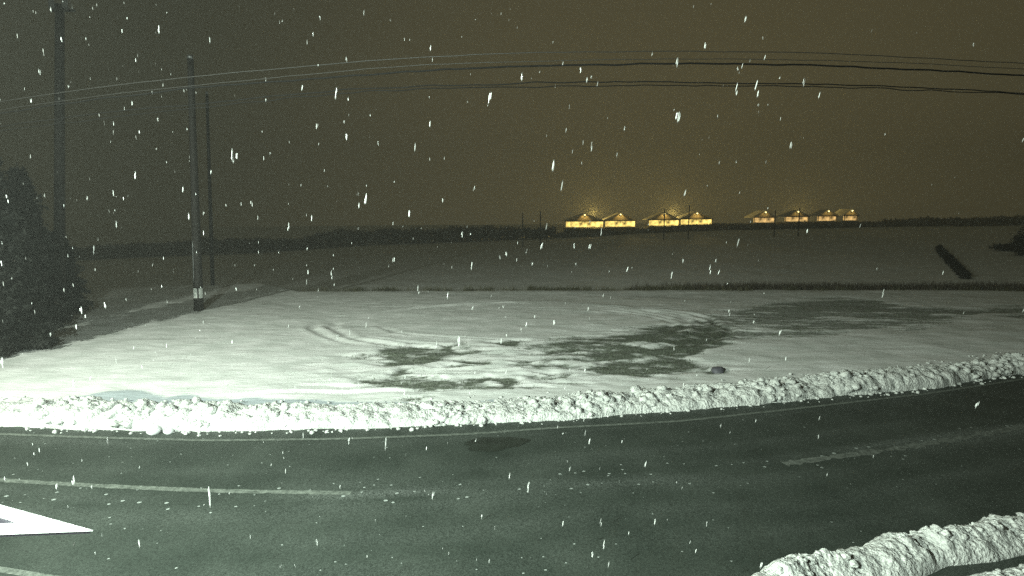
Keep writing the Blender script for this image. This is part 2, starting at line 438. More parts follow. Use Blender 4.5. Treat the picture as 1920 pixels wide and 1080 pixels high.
# circles driven in the snow
ang = np.arctan2(Y - CY, X - CX)
def ring(cx, cy, ax, ay, wdt, depth, a0, a1, seed):
    r = np.sqrt(((X - cx) / ax) ** 2 + ((Y - cy) / ay) ** 2)
    a = np.arctan2((Y - cy) / ay, (X - cx) / ax)
    m = smooth01(a, a0, a0 + 0.35) * (1 - smooth01(a, a1 - 0.35, a1))
    d = (r - 1) * ay
    wob = (fbm(a * 3 + 10, a * 0 + seed, 3, seed) - 0.5) * 0.5
    d = d + wob
    prof = -np.exp(-(d / wdt) ** 2) + 0.75 * np.exp(-((d - 1.9 * wdt) / wdt) ** 2) + 0.45 * np.exp(-((d + 1.9 * wdt) / wdt) ** 2)
    n = 0.45 + 0.9 * fbm(a * 9, d * 2, 3, seed + 3)
    return prof * depth * 0.9 * m * n, np.exp(-(d / (wdt * 1.2)) ** 2) * m
tr = np.zeros_like(Z)
for k, (ax, ay, wdt, dep, a0, a1) in enumerate([
        (9.6, 6.0, 0.16, 0.07, -3.4, 1.2), (9.0, 5.5, 0.12, 0.05, -2.6, 1.0), (10.3, 6.5, 0.15, 0.06, -1.3, 1.3),
        (8.3, 4.9, 0.14, 0.05, -1.0, 1.0), (11.0, 7.0, 0.16, 0.06, -1.1, 0.9), (9.3, 6.9, 0.10, 0.05, 1.3, 2.6), (9.0, 6.3, 0.10, 0.04, 1.5, 2.9),
        (10.6, 6.6, 0.14, 0.06, -3.3, -2.2), (7.2, 4.0, 0.12, 0.05, -3.0, -1.2), (11.6, 7.6, 0.2, 0.06, -2.3, -0.5)]):
    h, mk = ring(CX, CY, ax, ay, wdt, dep, a0, a1, 50 + k)
    tr += h
    G += mk * 0.10 * (ax > 9.2)
# straight skid marks through the slush in front of the circles
for k in range(9):
    c = P2([(700 + 70 * k, 735 - 8 * (k % 4) - 5 * k)])[0]
    slope = 0.10 + 0.05 * math.sin(k * 2.1)
    d = (Y - c[1]) - slope * (X - c[0]) + (fbm(X * 0.4, Y * 0 + k, 3, 70 + k) - 0.5) * 1.1
    m = np.exp(-((X - c[0]) / 3.6) ** 2)
    tr += (-np.exp(-(d / 0.12) ** 2) + 0.8 * np.exp(-((d - 0.25) / 0.13) ** 2)) * 0.042 * m
chop = np.exp(-(((X + 0.3) / 8.0) ** 2 + ((Y - (CY - 8.2)) / 3.6) ** 2) ** 2)
tr += (fbm(X * 1.3, Y * 3.2, 4, 90) - 0.5) * 0.17 * chop
Z = Z + tr * yard
gm = np.clip(G * 2.0 - 0.2, 0, 1)
Z = Z - 0.07 * gm * yard
far = smooth01(Y, 56, 70)
BANK_SHADE = P2([(120, 752), (160, 743), (200, 738), (265, 734), (312, 747), (350, 741), (420, 751), (600, 753), (640, 758), (850, 762), (1000, 757), (1130, 751), (1130, 772), (800, 795), (400, 800), (120, 795)])  # shadow behind the far bank, painted into the snow colour
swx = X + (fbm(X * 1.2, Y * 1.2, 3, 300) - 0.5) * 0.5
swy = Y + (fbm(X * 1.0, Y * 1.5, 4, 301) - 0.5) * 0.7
slush_or_bank_shade = smooth01(poly_sd(swx, swy, BANK_SHADE), -0.02, 0.10)
V = np.stack([X.ravel(), Y.ravel(), Z.ravel()], 1)
ground = np_mesh('ground', V, grid_faces(len(gy), len(gx)), M_ground, attrs={'grass': G.ravel(), 'slush_or_bank_shade': slush_or_bank_shade.ravel()})
tag(ground, kind='structure')
def gz(x, y):
    i = int(np.clip(np.searchsorted(gx, x), 1, len(gx) - 1)); j = int(np.clip(np.searchsorted(gy, y), 1, len(gy) - 1))
    tx = (x - gx[i - 1]) / (gx[i] - gx[i - 1]); ty = (y - gy[j - 1]) / (gy[j] - gy[j - 1])
    a = Z[j - 1, i - 1] * (1 - tx) + Z[j - 1, i] * tx; b = Z[j, i - 1] * (1 - tx) + Z[j, i] * tx
    return float(a * (1 - ty) + b * ty)

# ------------------------------------------------------------------ road
def normals(c):
    t = np.gradient(c, axis=0); t /= np.linalg.norm(t, axis=1)[:, None]
    return np.stack([-t[:, 1], t[:, 0]], 1)        # to the left of travel = away from the camera
def resample(c, step):
    s = np.concatenate([[0], np.cumsum(np.linalg.norm(np.diff(c, axis=0), axis=1))])
    q = np.arange(0, s[-1], step)
    return np.stack([np.interp(q, s, c[:, 0]), np.interp(q, s, c[:, 1])], 1)
fl = resample(far_line, 0.25)
fn = normals(fl)
offs = np.linspace(1.6, -7.6, 40)
RV = []; RC = []; RS = []
for k, o in enumerate(offs):
    P = fl + fn * o
    RV.append(np.stack([P[:, 0], P[:, 1], np.full(len(P), 0.012)], 1))
    mid = math.exp(-((o + 2.85) / 0.55) ** 2)
    al = np.arange(len(P)) * 0.25
    stk = 0.55 * mid * 1.4 + 0.30 * math.exp(-((o + 0.25) / 0.22) ** 2) + 0.22 * math.exp(-((o + 1.75) / 0.25) ** 2) + 0.25 * math.exp(-((o + 4.3) / 0.3) ** 2) + 0.18 * math.exp(-((o + 5.3) / 0.3) ** 2)
    RS.append(stk * smooth01(fbm(al * 0.22, al * 0 + o * 2.2, 4, 79), 0.30, 0.75) + 0.05 * fbm(al * 0.1, al * 0 + o * 4, 3, 80))
    RC.append(0.52 + 0.28 * mid + 0.10 * fbm(P[:, 0] * 0.5, P[:, 1] * 0.8, 3, 77))
RV = np.stack(RV, 1); RC = np.stack(RC, 1); RS = np.stack(RS, 1)
road = np_mesh('road', RV.reshape(-1, 3), grid_faces(RV.shape[0], RV.shape[1]), M_asph, attrs={'crumbs': RC.ravel(), 'slush_or_bank_shade': RS.ravel()})
tag(road, kind='structure')

def stripe(name, path, width, z, label, cat='road marking', ragged=0.0, mat=None):
    p = resample(path, 0.1); nn = normals(p)
    wv = width / 2 + (fbm(np.arange(len(p)) * 0.7, np.zeros(len(p)), 3, 4) - 0.5) * ragged
    a = p + nn * wv[:, None]; b = p - nn * wv[:, None]
    V = np.empty((len(p), 2, 3)); V[:, 0, :2] = a; V[:, 1, :2] = b; V[:, :, 2] = z
    o = np_mesh(name, V.reshape(-1, 3), grid_faces(len(p), 2), mat or M_paint)
    tag(o, kind='structure')
    return o
stripe('road_edge_line', far_line, 0.12, 0.018, '')
def px_path(pts, n=60, z=0.0):
    x = np.linspace(pts[0][0], pts[-1][0], n)
    q = np.array([list(on_plane(a, float(interp(pts, a)), z))[:2] for a in x])
    for _ in range(20): q[1:-1] = (q[:-2] + 2 * q[1:-1] + q[2:]) / 4
    return q
stripe('road_centre_line', px_path([(-260, 878), (0, 902), (200, 913), (400, 922), (665, 926)]), 0.15, 0.018, '', ragged=0.04)
M_dust = paint_mat('thin_snow_dust_line', (0.03, 0.038, 0.032), (0.15, 0.165, 0.15))
stripe('road_centre_line', px_path([(1470, 871), (1600, 853), (1700, 840), (1800, 823), (1920, 801), (2150, 756)]), 0.20, 0.018, '', ragged=0.26, mat=M_dust)
stripe('road_edge_line', px_path([(-300, 1030), (0, 1069), (60, 1079), (120, 1090), (300, 1106)]), 0.12, 0.018, '')
# dark wet patch on the road
pc = on_plane(928, 833); bmx = bmesh.new(); vs = []
for k in range(40):
    a = 2 * math.pi * k / 40; r = 1 + 0.12 * math.sin(3 * a + 1) + 0.06 * math.sin(7 * a)
    vs.append(bmx.verts.new((pc.x + 0.78 * r * math.cos(a), pc.y + 0.42 * r * math.sin(a) + 0.12 * math.cos(a), 0.020)))
bmx.faces.new(vs)
tag(link_bm('wet_patch', bmx, M_wet), kind='structure')

# ------------------------------------------------------------------ ploughed snow banks
def bank(name, base, nrm, heights, width, label, seed, lump=0.16, dv=0.045, group=None, z0=0.0, clods=45, csize=1.0, rough=0.12, gap=None):
    """base: foot line on the road side, nrm: direction away from it"""
    for _ in range(60): nrm = np.concatenate([nrm[:1], (nrm[:-2] + 2 * nrm[1:-1] + nrm[2:]) / 4, nrm[-1:]])
    ker = np.ones(31) / 31
    nrm = np.stack([np.convolve(np.pad(nrm[:, q], 15, mode='edge'), ker, 'valid') for q in (0, 1)], 1)
    nrm /= np.linalg.norm(nrm, axis=1)[:, None]
    L = len(base); nc = int(width / dv)
    u = np.linspace(0, 1, nc)
    s = np.concatenate([[0], np.cumsum(np.linalg.norm(np.diff(base, axis=0), axis=1))])
    U, Sx = np.meshgrid(u, s)
    wob = (fbm(s * 0.7, s * 0, 4, seed) - 0.5) * 0.35 + (fbm(s * 3, s * 0, 3, seed + 1) - 0.5) * 0.12
    P = base[:, None, :] + nrm[:, None, :] * (U * width + wob[:, None] * (1 - U) ** 3)[:, :, None]
    prof = np.clip(np.sin(np.pi * np.clip(U, 0, 1) ** 0.75), 0, 1) ** 0.75
    heights = heights * (0.78 + 0.50 * fbm(s * 0.45, s * 0, 4, seed + 40)) * (1 - 0.35 * smooth01(fbm(s * 1.7, s * 0 + 4, 2, seed + 41), 0.62, 0.8))
    hh = heights[:, None] * (0.82 + 0.4 * (fbm(Sx * 0.9, U * 2, 3, seed + 2)))
    x, y = P[:, :, 0], P[:, :, 1]
    l1 = cellblob(Sx * 2.2, U * width * 2.2, seed + 3); l2 = cellblob(Sx * 4.7, U * width * 4.7, seed + 4); l3 = cellblob(Sx * 10, U * width * 10, seed + 5)
    lumps = (lump * (0.5 + 1.1 * fbm(Sx * 0.8, U * 1.5, 3, seed + 44))) * (0.9 * (l1 - 0.5) + 0.62 * (l2 - 0.45) + 0.28 * (l3 - 0.4)) + 0.10 * (fbm(Sx * 3, U * width * 3, 4, seed + 7) - 0.5) + rough * (fbm(Sx * 9 + 1.5 * l1, U * width * 9 + 1.5 * l2, 4, seed + 8) - 0.5)
    if gap:
        gd = np.hypot(x - gap[0], y - gap[1]); hh = hh * (1 - 0.75 * np.exp(-(gd / 0.55) ** 2))
    z = z0 + hh * prof + lumps * np.clip(prof * 2.0, 0, 1)
    z[:, 0] = -0.04; z[:, -1] = -0.06
    V = np.stack([x, y, z], 2).reshape(-1, 3)
    q = grid_faces(L, nc)
    tri = np.concatenate([q[:, [0, 1, 2]], q[:, [0, 2, 3]]])
    # clods thrown up by the plough, part of the heap's own mesh
    rr = np.random.default_rng(seed); bm = bmesh.new(); bmesh.ops.create_icosphere(bm, subdivisions=2, radius=1.0)
    bv = np.array([v.co[:] for v in bm.verts]); bq = np.array([[v.index for v in f.verts] for f in bm.faces]); bm.free()
    area = s[-1] * width; nclod = int(area * clods); VV = [V]; FF = [tri]; o = len(V)
    dens = smooth01(fbm(s * 0.8, s * 0, 3, seed + 30), 0.35, 0.62)
    for _ in range(nclod):
        i = rr.integers(0, L); j = int(np.clip(rr.normal(0.42, 0.22), 0.03, 0.95) * (nc - 1))
        if dens[i] < rr.random(): continue
        rad = (0.016 + 0.125 * rr.random() ** 4) * csize
        ph = rr.random(3) * 6.28
        v = bv * (1 + 0.16 * np.sin(bv[:, [1, 2, 0]].sum(1) * 3.1 + ph[0]) + 0.10 * np.sin(bv[:, 0] * 5 + ph[1]) + 0.07 * np.sin(bv[:, 2] * 6 + bv[:, 1] * 4 + ph[2]))[:, None]
        v = v * rad * np.array([1.0 + 0.5 * rr.random(), 1.0 + 0.3 * rr.random(), 0.75 + 0.3 * rr.random()])
        a = rr.random() * 6.28
        v = v @ np.array([[math.cos(a), math.sin(a), 0], [-math.sin(a), math.cos(a), 0], [0, 0, 1]])
        VV.append(v + np.array([x[i, j], y[i, j], z[i, j] - rad * 0.05])); FF.append(bq + o); o += len(bv)
    root = np_mesh(name, np.concatenate(VV), np.concatenate(FF), M_bank)
    tag(root, label, 'snow bank', group)
    return root
def foot(pts, step=0.05, smooth=6, x0=None, x1=None, n=400):
    x = np.linspace(x0 if x0 is not None else pts[0][0], x1 if x1 is not None else pts[-1][0], n)
    q = np.array([list(on_plane(a, float(interp(pts, a))))[:2] for a in x])
    for _ in range(smooth): q[1:-1] = (q[:-2] + 2 * q[1:-1] + q[2:]) / 4
    return resample(q, step)
bf = foot(BANK_LOW, 0.05, 6)
bn = normals(bf)
BW = 1.75
crest = bf + bn * 0.75
def proj(x, y, z):
    v = Vector((x, y, z)) - Vector((0, 0, H)); d = v.dot(FW)
    return 960 + F * v.x / d, 540 - F * v.dot(UP) / d
hts = []
for (x, y) in crest[::20]:
    pxx, _ = proj(x, y, 0)
    ty = float(interp(BANK_TOP, pxx))
    z = 0.3
    for _ in range(12):
        _, p = proj(x, y, z); _, p2 = proj(x, y, z + 0.05)
        z += (ty - p) / ((p2 - p) / 0.05)
    hts.append(min(max(z, 0.2), 1.2))
hts = np.interp(np.arange(len(crest)), np.arange(len(hts)) * 20, hts) * 0.60
bank('snow_bank', bf, bn, hts, BW, 'long lumpy ploughed snow bank along the far side of the road', 100, gap=tuple(on_plane(1527, 738))[:2])

near = foot([(1290, 1170), (1420, 1098), (1475, 1066), (1600, 1046), (1690, 1012), (1780, 1004), (1920, 974), (2150, 925)], 0.035, 8)[::-1].copy()
nn = normals(near)                     # travel reversed, so left points towards the camera
bank('snow_bank', near, nn, np.full(len(near), 0.21) + 0.10 * fbm(np.arange(len(near)) * 0.03, np.zeros(len(near)), 3, 3), 0.78,
     'narrow crumbly snow bank on the near side of the road, above the dark strip', 130, lump=0.075, dv=0.025, clods=60, csize=0.5, rough=0.11)
near2 = foot([(1560, 1156), (1700, 1116), (1790, 1088), (1920, 1059), (2150, 1011)], 0.035, 8)[::-1].copy()
nn2 = normals(near2)
bank('snow_bank', near2, nn2, np.full(len(near2), 0.10) + 0.10 * fbm(np.arange(len(near2)) * 0.03, np.zeros(len(near2)), 3, 8), 1.6,
     'rounded heap of crumbly snow in the bottom right corner, below the dark strip', 160, lump=0.07, dv=0.028, clods=60, csize=0.5, rough=0.11)
# wet paved strip between the two
pv = foot([(1100, 1230), (1390, 1150), (1640, 1084), (1920, 1006), (2200, 930)], 0.2, 2, n=60)
pn = normals(pv)
a = pv + pn * 0.5; b2 = pv - pn * 2.4
Vp = np.empty((len(pv), 2, 3)); Vp[:, 0, :2] = a; Vp[:, 1, :2] = b2; Vp[:, :, 2] = 0.006
tag(np_mesh('pavement', Vp.reshape(-1, 3), grid_faces(len(pv), 2), M_asph, attrs={'crumbs': np.full(len(pv) * 2, 0.4)}), kind='structure')

# loose clods of snow at the foot of the long bank: one mesh, nobody could count them
def blob_mesh(specs, name, mat, sub=1, rough=0.25, seed=1):
    bm = bmesh.new(); bmesh.ops.create_icosphere(bm, subdivisions=sub, radius=1.0)
    bv = np.array([v.co[:] for v in bm.verts]); bfc = np.array([[v.index for v in f.verts] for f in bm.faces]); bm.free()
    r = np.random.default_rng(seed); VV = []; FF = []; o = 0
    for (c, sx, sy, sz, tilt) in specs:
        v = bv * (1 + (r.random((len(bv), 1)) - 0.5) * 2 * rough) * np.array([sx, sy, sz])
        a = r.random() * 6.28; ca, sa = math.cos(a), math.sin(a)
        v = v @ np.array([[ca, sa, 0], [-sa, ca, 0], [0, 0, 1]])
        if tilt:
            v[:, 0] += v[:, 2] * tilt
        VV.append(v + np.array(c)); FF.append(bfc + o); o += len(bv)
    return np_mesh(name, np.concatenate(VV), np.concatenate(FF), mat, smooth=True)
specs = []
for k in range(420):
    i = RNG.integers(200, len(bf) - 200); off = RNG.normal(-0.02, 0.10) if RNG.random() < 0.7 else RNG.uniform(1.5, 2.2)
    p = bf[i] + bn[i] * off; r = 0.02 + 0.05 * RNG.random() ** 2
    specs.append(((p[0], p[1], r * 0.5 + (0.1 if off > 1 else 0)), r * 1.2, r, r * 0.8, 0))
tag(blob_mesh(specs, 'snow_crumbs', M_bank, 1, 0.2, 4), 'loose crumbs of snow scattered at the foot of the long bank', 'snow', kind='stuff')
# the larger clods that rolled onto the road edge, countable
for (px, py, r, lab) in [(318, 812, 0.11, 'small white snow clod on the road right of the dark lump of earth'),
                         (290, 812, 0.16, 'larger flat snow clod at the road edge, left of the dark lump')]:
    p = on_plane(px, py)
    o = blob_mesh([((0, 0, 0), r * 1.3, r, r * 0.8, 0)], 'snow_clod', M_snow, 2, 0.12, 9)
    o.location = (p.x, p.y, r * 0.5); tag(o, lab, 'snow clod')
# dark stone on the yard
p = on_plane(1346, 696)
o = blob_mesh([((0, 0, 0), 0.34, 0.24, 0.15, 0)], 'stone', M_stone, 2, 0.15, 12)
o.location = (p.x, p.y, gz(p.x, p.y) + 0.06); tag(o, 'small dark stone lying alone on the snow right of the large grass patch', 'stone')
p = on_plane(310, 800)
o = blob_mesh([((0, 0, 0), 0.20, 0.12, 0.13, 0), ((0.15, -0.03, 0.06), 0.12, 0.08, 0.10, 0)], 'stone', M_stone, 2, 0.2, 14)
o.location = (p.x, p.y - 0.02, 0.13); tag(o, 'dark lump of earth stuck in the road face of the long snow bank', 'stone')

# ------------------------------------------------------------------ grass
def blades(name, pts, mat, hmin, hmax, wd, label, cat, seed=1):
    r = np.random.default_rng(seed); n = len(pts)
    pts = np.asarray(pts)
    a = r.random(n) * 6.28; hgt = hmin + (hmax - hmin) * r.random(n) ** 1.5; lean = (r.random((n, 2)) - 0.5) * 0.9
    ww = wd * (0.6 + 0.8 * r.random(n))
    V = np.zeros((n, 3, 3))
    V[:, 0] = pts; V[:, 1] = pts; V[:, 2] = pts
    V[:, 0, 0] -= np.cos(a) * ww; V[:, 0, 1] -= np.sin(a) * ww
    V[:, 1, 0] += np.cos(a) * ww; V[:, 1, 1] += np.sin(a) * ww
    V[:, 2, 0] += lean[:, 0] * hgt; V[:, 2, 1] += lean[:, 1] * hgt; V[:, 2, 2] += hgt
    o = np_mesh(name, V.reshape(-1, 3), np.arange(n * 3).reshape(n, 3), mat, smooth=False)
    tag(o, label, cat, kind='stuff')
    return o
cand = np.argwhere((G > 0.32) & (yard > 0.5))
sel = cand[RNG.integers(0, len(cand), 16000)]
pts = [(X[j, i] + RNG.uniform(-.07, .07), Y[j, i] + RNG.uniform(-.06, .06), Z[j, i] - 0.01) for j, i in sel]
blades('grass', pts, M_green, 0.03, 0.11, 0.012, 'short wet grass showing through the snow in the yard', 'grass', 3)
# dry tufts along the ditch edge
pts = []
def edge_pt(px):
    t = (on_plane(px, 546)).x / on_plane(px, 546).y
    y = float(np.interp(t, ED_T, ED_Y)); return t, y
for k in range(150):
    px = RNG.uniform(560, 1290) if RNG.random() < 0.72 else RNG.uniform(1290, 2000)
    if 880 < px < 900 and RNG.random() < 0.5: continue
    t, y = edge_pt(px); y += RNG.normal(0.6, 0.45); x = t * y
    n = int(30 + 200 * RNG.random() ** 3); sz = 0.15 + 0.40 * RNG.random()
    for _ in range(n):
        q = (x + RNG.normal(0, sz), y + RNG.normal(0, 0.2))
        pts.append((q[0], q[1], gz(*q) - 0.02))
blades('dry_grass', pts, M_dry, 0.12, 0.55, 0.022, 'dark dry grass along the edge where the yard drops to the field', 'grass', 5)

# ------------------------------------------------------------------ poles
def tube(bm, pts, radii, seg=12, cap=True):
    rings = []
    for i, (p, r) in enumerate(zip(pts, radii)):
        p = Vector(p)
        if i == 0: d = Vector(pts[1]) - p
        elif i == len(pts) - 1: d = p - Vector(pts[i - 1])
        else: d = Vector(pts[i + 1]) - Vector(pts[i - 1])
        d.normalize()
        q = d.to_track_quat('Z', 'Y'); u = q @ Vector((1, 0, 0)); v = q @ Vector((0, 1, 0))
        rings.append([bm.verts.new(p + (u * math.cos(2 * math.pi * k / seg) + v * math.sin(2 * math.pi * k / seg)) * r) for k in range(seg)])
    for a, b in zip(rings[:-1], rings[1:]):
        for k in range(seg): bm.faces.new((a[k], a[(k + 1) % seg], b[(k + 1) % seg], b[k]))
    if cap:
        bm.faces.new(rings[0][::-1]); bm.faces.new(rings[-1])
def box(bm, c, s, rot=None, bev=0.0):
    r = bmesh.ops.create_cube(bm, size=1.0)
    M = Matrix.Translation(Vector(c)) @ (rot.to_4x4() if rot else Matrix.Identity(4)) @ Matrix.Diagonal((s[0], s[1], s[2], 1))
    bmesh.ops.transform(bm, matrix=M, verts=r['verts'])
    if bev:
        es = list({e for v in r['verts'] for e in v.link_edges})
        bmesh.ops.bevel(bm, geom=es, offset=bev, segments=2, affect='EDGES')

def pole_thing(px_top, py_top, px_base, py_base, r0, r1, label, name='utility_pole', seg=16, group=None):
    b = on_plane(px_base, py_base); b.z = gz(b.x, b.y) - 0.05
    t = at_y(px_top, py_top, b.y)
    root = empty(name, b)
    bm = bmesh.new()
    n = 14; d = t - b
    tube(bm, [d * (k / n) for k in range(n + 1)], [r0 + (r1 - r0) * k / n for k in range(n + 1)], seg)
    link_bm('shaft', bm, M_wood, root, True)
    tag(root, label, 'utility pole', group)
    return root, d
pole, d = pole_thing(357, 108, 373, 586, 0.27, 0.16, 'dark wooden pole standing in the snow with a white band near its foot')
for (f0, f1) in [(0.058, 0.098)]:
    bm = bmesh.new()
    tube(bm, [d * f0, d * f1], [0.272, 0.270], 20, False)
    # band cut into narrow upright strips
    dele = [f for i, f in enumerate(bm.faces) if i % 4 == 3]
    bmesh.ops.delete(bm, geom=dele, context='FACES')
    link_bm('reflective_band', bm, M_band, pole, True)
bm = bmesh.new()
off = Vector((-0.12, -0.24, 0))
tube(bm, [d * f + off * (1 - 0.35 * f) for f in [0.12 + 0.025 * k for k in range(8)]], [0.02] * 8, 8)
link_bm('conduit', bm, M_steel, pole, True)
bm = bmesh.new()
tube(bm, [d * 0.995, d * 1.008], [0.18, 0.16], 16)
link_bm('cap', bm, M_steel, pole, True)

pole2, d2 = pole_thing(388, 175, 399, 537, 0.16, 0.11, 'thin faint pole farther back, just right of the banded wooden pole')
bm = bmesh.new(); tube(bm, [d2 * 0.998, d2 * 1.01], [0.12, 0.10], 12); link_bm('cap', bm, M_steel, pole2, True)
pole3, d3 = pole_thing(112, 8, 112, 600, 0.27, 0.20, 'tallest pole at far left, behind the dark trees, with pale cases on top')
bm = bmesh.new()
box(bm, d3 + Vector((-0.28, -0.1, 0.0)), (0.30, 0.3, 0.62), None, 0.04)
link_bm('transformer_case', bm, M_steel, pole3, False)
bm = bmesh.new()
box(bm, d3 + Vector((0.42, -0.1, 0.05)), (0.34, 0.3, 0.58), None, 0.04)
link_bm('transformer_case', bm, M_steel, pole3, False)
bm = bmesh.new()
box(bm, d3 + Vector((0.05, 0.1, -0.28)), (1.3, 0.10, 0.10), None, 0.01)
link_bm('crossarm', bm, M_wood, pole3, False)
for dx in (-0.5, 0.0, 0.55):
    bm = bmesh.new()
    tube(bm, [d3 + Vector((dx, 0.1, -0.2)), d3 + Vector((dx, 0.1, 0.0))], [0.05, 0.03], 10)
    link_bm('insulator', bm, M_band, pole3, True)

# thin posts in the far field
POSTS = [(980, 400, 444, 'leftmost of the thin posts in the far field, left of the lit sheds'),
         (1013, 396, 446, 'second thin post in the far field, left of the lit sheds'),
         (1245, 393, 432, 'dark post in front of the third lit shed from the left'),
         (1291, 385, 430, 'tallest dark post, in front of the fourth lit shed from the left'),
         (1452, 395, 430, 'thin post in front of the gap after the fifth lit shed'),
         (1497, 390, 430, 'thin post in front of the sixth lit shed from the left')]
def field_z(x, y):
    z, _ = terrain(np.array([[x]], float), np.array([[y]], float)); return float(z[0, 0])
for (px, pt, pb, lab) in POSTS:
    Yp = 118.0
    b = at_y(px, pb, Yp); z = field_z(b.x, Yp)
    t = at_y(px, pt, Yp)
    root = empty('field_post', (b.x, Yp, z - 0.1))
    hh = t.z - z + 0.1
    bm = bmesh.new(); tube(bm, [(0, 0, hh * k / 5) for k in range(6)], [0.13, 0.125, 0.12, 0.115, 0.11, 0.105], 10)
    link_bm('shaft', bm, M_wood, root, True)
    bm = bmesh.new(); tube(bm, [(0, 0, hh), (0, 0, hh + 0.12)], [0.15, 0.02], 10); link_bm('cap', bm, M_steel, root, True)
    tag(root, lab, 'post', 'thin posts in the far field')

# ------------------------------------------------------------------ overhead lines following the bend of the road
WIRES = [
    ('overhead_wire', 8.6, 0.009, M_wire, [(-300, 236), (0, 190), (240, 156), (420, 138), (640, 118), (740, 110), (880, 103), (1000, 98), (1280, 96), (1500, 98), (1700, 107), (1920, 119), (2300, 146)], 'topmost thin overhead wire'),
    ('overhead_wire', 8.4, 0.007, M_wire, [(-300, 256), (0, 205), (240, 172), (420, 155), (640, 133), (740, 124), (880, 118), (1060, 113), (1280, 110), (1500, 112), (1700, 118), (1920, 129), (2300, 156)], 'second thin overhead wire, just above the thick cable'),
    ('overhead_cable', 8.2, 0.019, M_dark, [(-300, 266), (0, 212), (105, 196), (240, 179), (355, 165), (500, 153), (640, 144), (740, 137), (830, 129), (1000, 124), (1280, 118), (1400, 119), (1500, 122), (1700, 130), (1920, 142), (2300, 170)], 'thickest dark overhead cable, third from the top'),
    ('overhead_wire', 7.8, 0.012, M_dark, [(-300, 280), (0, 236), (155, 217), (250, 204), (410, 192), (640, 168), (740, 164), (860, 160), (950, 156), (1280, 153), (1500, 156), (1700, 163), (1920, 173), (2300, 200)], 'fourth overhead wire, upper of the lowest pair'),
    ('overhead_wire', 7.7, 0.010, M_dark, [(-300, 292), (0, 246), (200, 220), (420, 197), (640, 174), (740, 168), (900, 163), (1100, 162), (1280, 160), (1500, 163), (1700, 167), (1920, 177), (2300, 205)], 'lowest overhead wire, lower of the lowest pair'),
]
for wi, (nm, z, r, mat, pts, lab) in enumerate(WIRES):
    xsw = np.linspace(pts[0][0], pts[-1][0], 260)
    q = np.array([list(on_plane(a, float(interp(pts, a)), z)) for a in xsw])
    for _ in range(60): q[1:-1, :] = (q[:-2, :] + 2 * q[1:-1, :] + q[2:, :]) / 4
    q[:, 2] += (fbm(xsw * 0.02, xsw * 0 + wi, 3, 60 + wi) - 0.5) * (0.05 if wi > 1 else 0.02)
    bm = bmesh.new(); tube(bm, [tuple(v) for v in q], [r * 0.78] * len(q), 8)
    o = link_bm(nm, bm, mat, None, True)
    tag(o, lab + ' above the road', 'overhead wire', 'overhead wires above the road')

# ------------------------------------------------------------------ trees
def leaf_cloud(name, pts, size, mat, parent, seed, up=0.4):
    r = np.random.default_rng(seed); n = len(pts); pts = np.asarray(pts)
    a = r.normal(size=(n, 3)); a /= np.linalg.norm(a, axis=1)[:, None]
    b = r.normal(size=(n, 3)); b[:, 2] -= up; b -= (b * a).sum(1)[:, None] * a; b /= np.linalg.norm(b, axis=1)[:, None]
    s = size * (0.5 + r.random(n))[:, None]
    V = np.stack([pts - a * s * 0.35, pts + a * s * 0.35, pts + b * s], 1)
    return np_mesh(name, V.reshape(-1, 3), np.arange(n * 3).reshape(n, 3), mat, parent, smooth=False)
def conifer(px, py_top, py_base, rad, label, seed, n=9000, tilt=0, group=None, leaf=0.22, dens=1.0, cat='tree', name='conifer_tree'):
    b = on_plane(px, py_base); b.z = gz(b.x, b.y)
    t = at_y(px, py_top, b.y); Ht = t.z - b.z
    root = empty(name, b)
    r = random.Random(seed)
    bm = bmesh.new()
    tube(bm, [(0.06 * math.sin(k), 0.05 * math.cos(k * 1.7), Ht * k / 10 - 0.1 * (k == 0)) for k in range(11)], [0.17 * (1 - k / 10.5) + 0.015 for k in range(11)], 10)
    link_bm('trunk', bm, M_bark, root, True)
    bm = bmesh.new(); pts = []
    tube(bm, [(0, 0, 0.1), (0, 0, Ht * 0.97)], [0.04, 0.02], 6)
    layers = int(Ht / 0.28)
    for k in range(layers):
        f = k / layers
        z = Ht * (0.05 + 0.93 * f)
        rr = rad * (1 - f) ** 0.75 * (0.75 + 0.4 * r.random()) + 0.12
        for j in range(r.randint(5, 8)):
            a = r.random() * 6.283; L = rr * (0.6 + 0.55 * r.random()); dr = -0.22 * L
            e = Vector((math.cos(a) * L, math.sin(a) * L, z + dr))
            tube(bm, [(0, 0, z), (e.x * 0.5, e.y * 0.5, z + dr * 0.25), tuple(e)], [0.025, 0.016, 0.006], 4, False)
            m = int(n / layers / 6.5 * dens * (0.4 + L / rad))
            for q in range(m):
                g = r.random() ** 0.6
                pts.append((e.x * g + r.gauss(0, 0.10 + 0.05 * L), e.y * g + r.gauss(0, 0.10 + 0.05 * L), z + dr * g ** 1.5 + r.gauss(-0.06, 0.09)))
    link_bm('branches', bm, M_bark, root, False)
    leaf_cloud('crown', pts, leaf, M_leaf, root, seed)
    tag(root, label, cat, group)
    return root
conifer(8, 262, 662, 1.6, 'big dark conifer at the left edge of the picture, nearest to the road', 21, 20000)
conifer(68, 305, 618, 1.5, 'dark conifer just right of and behind the one at the left edge', 22, 16000)
conifer(122, 425, 590, 1.35, 'lowest dark conifer, right end of the group at far left', 23, 9000)
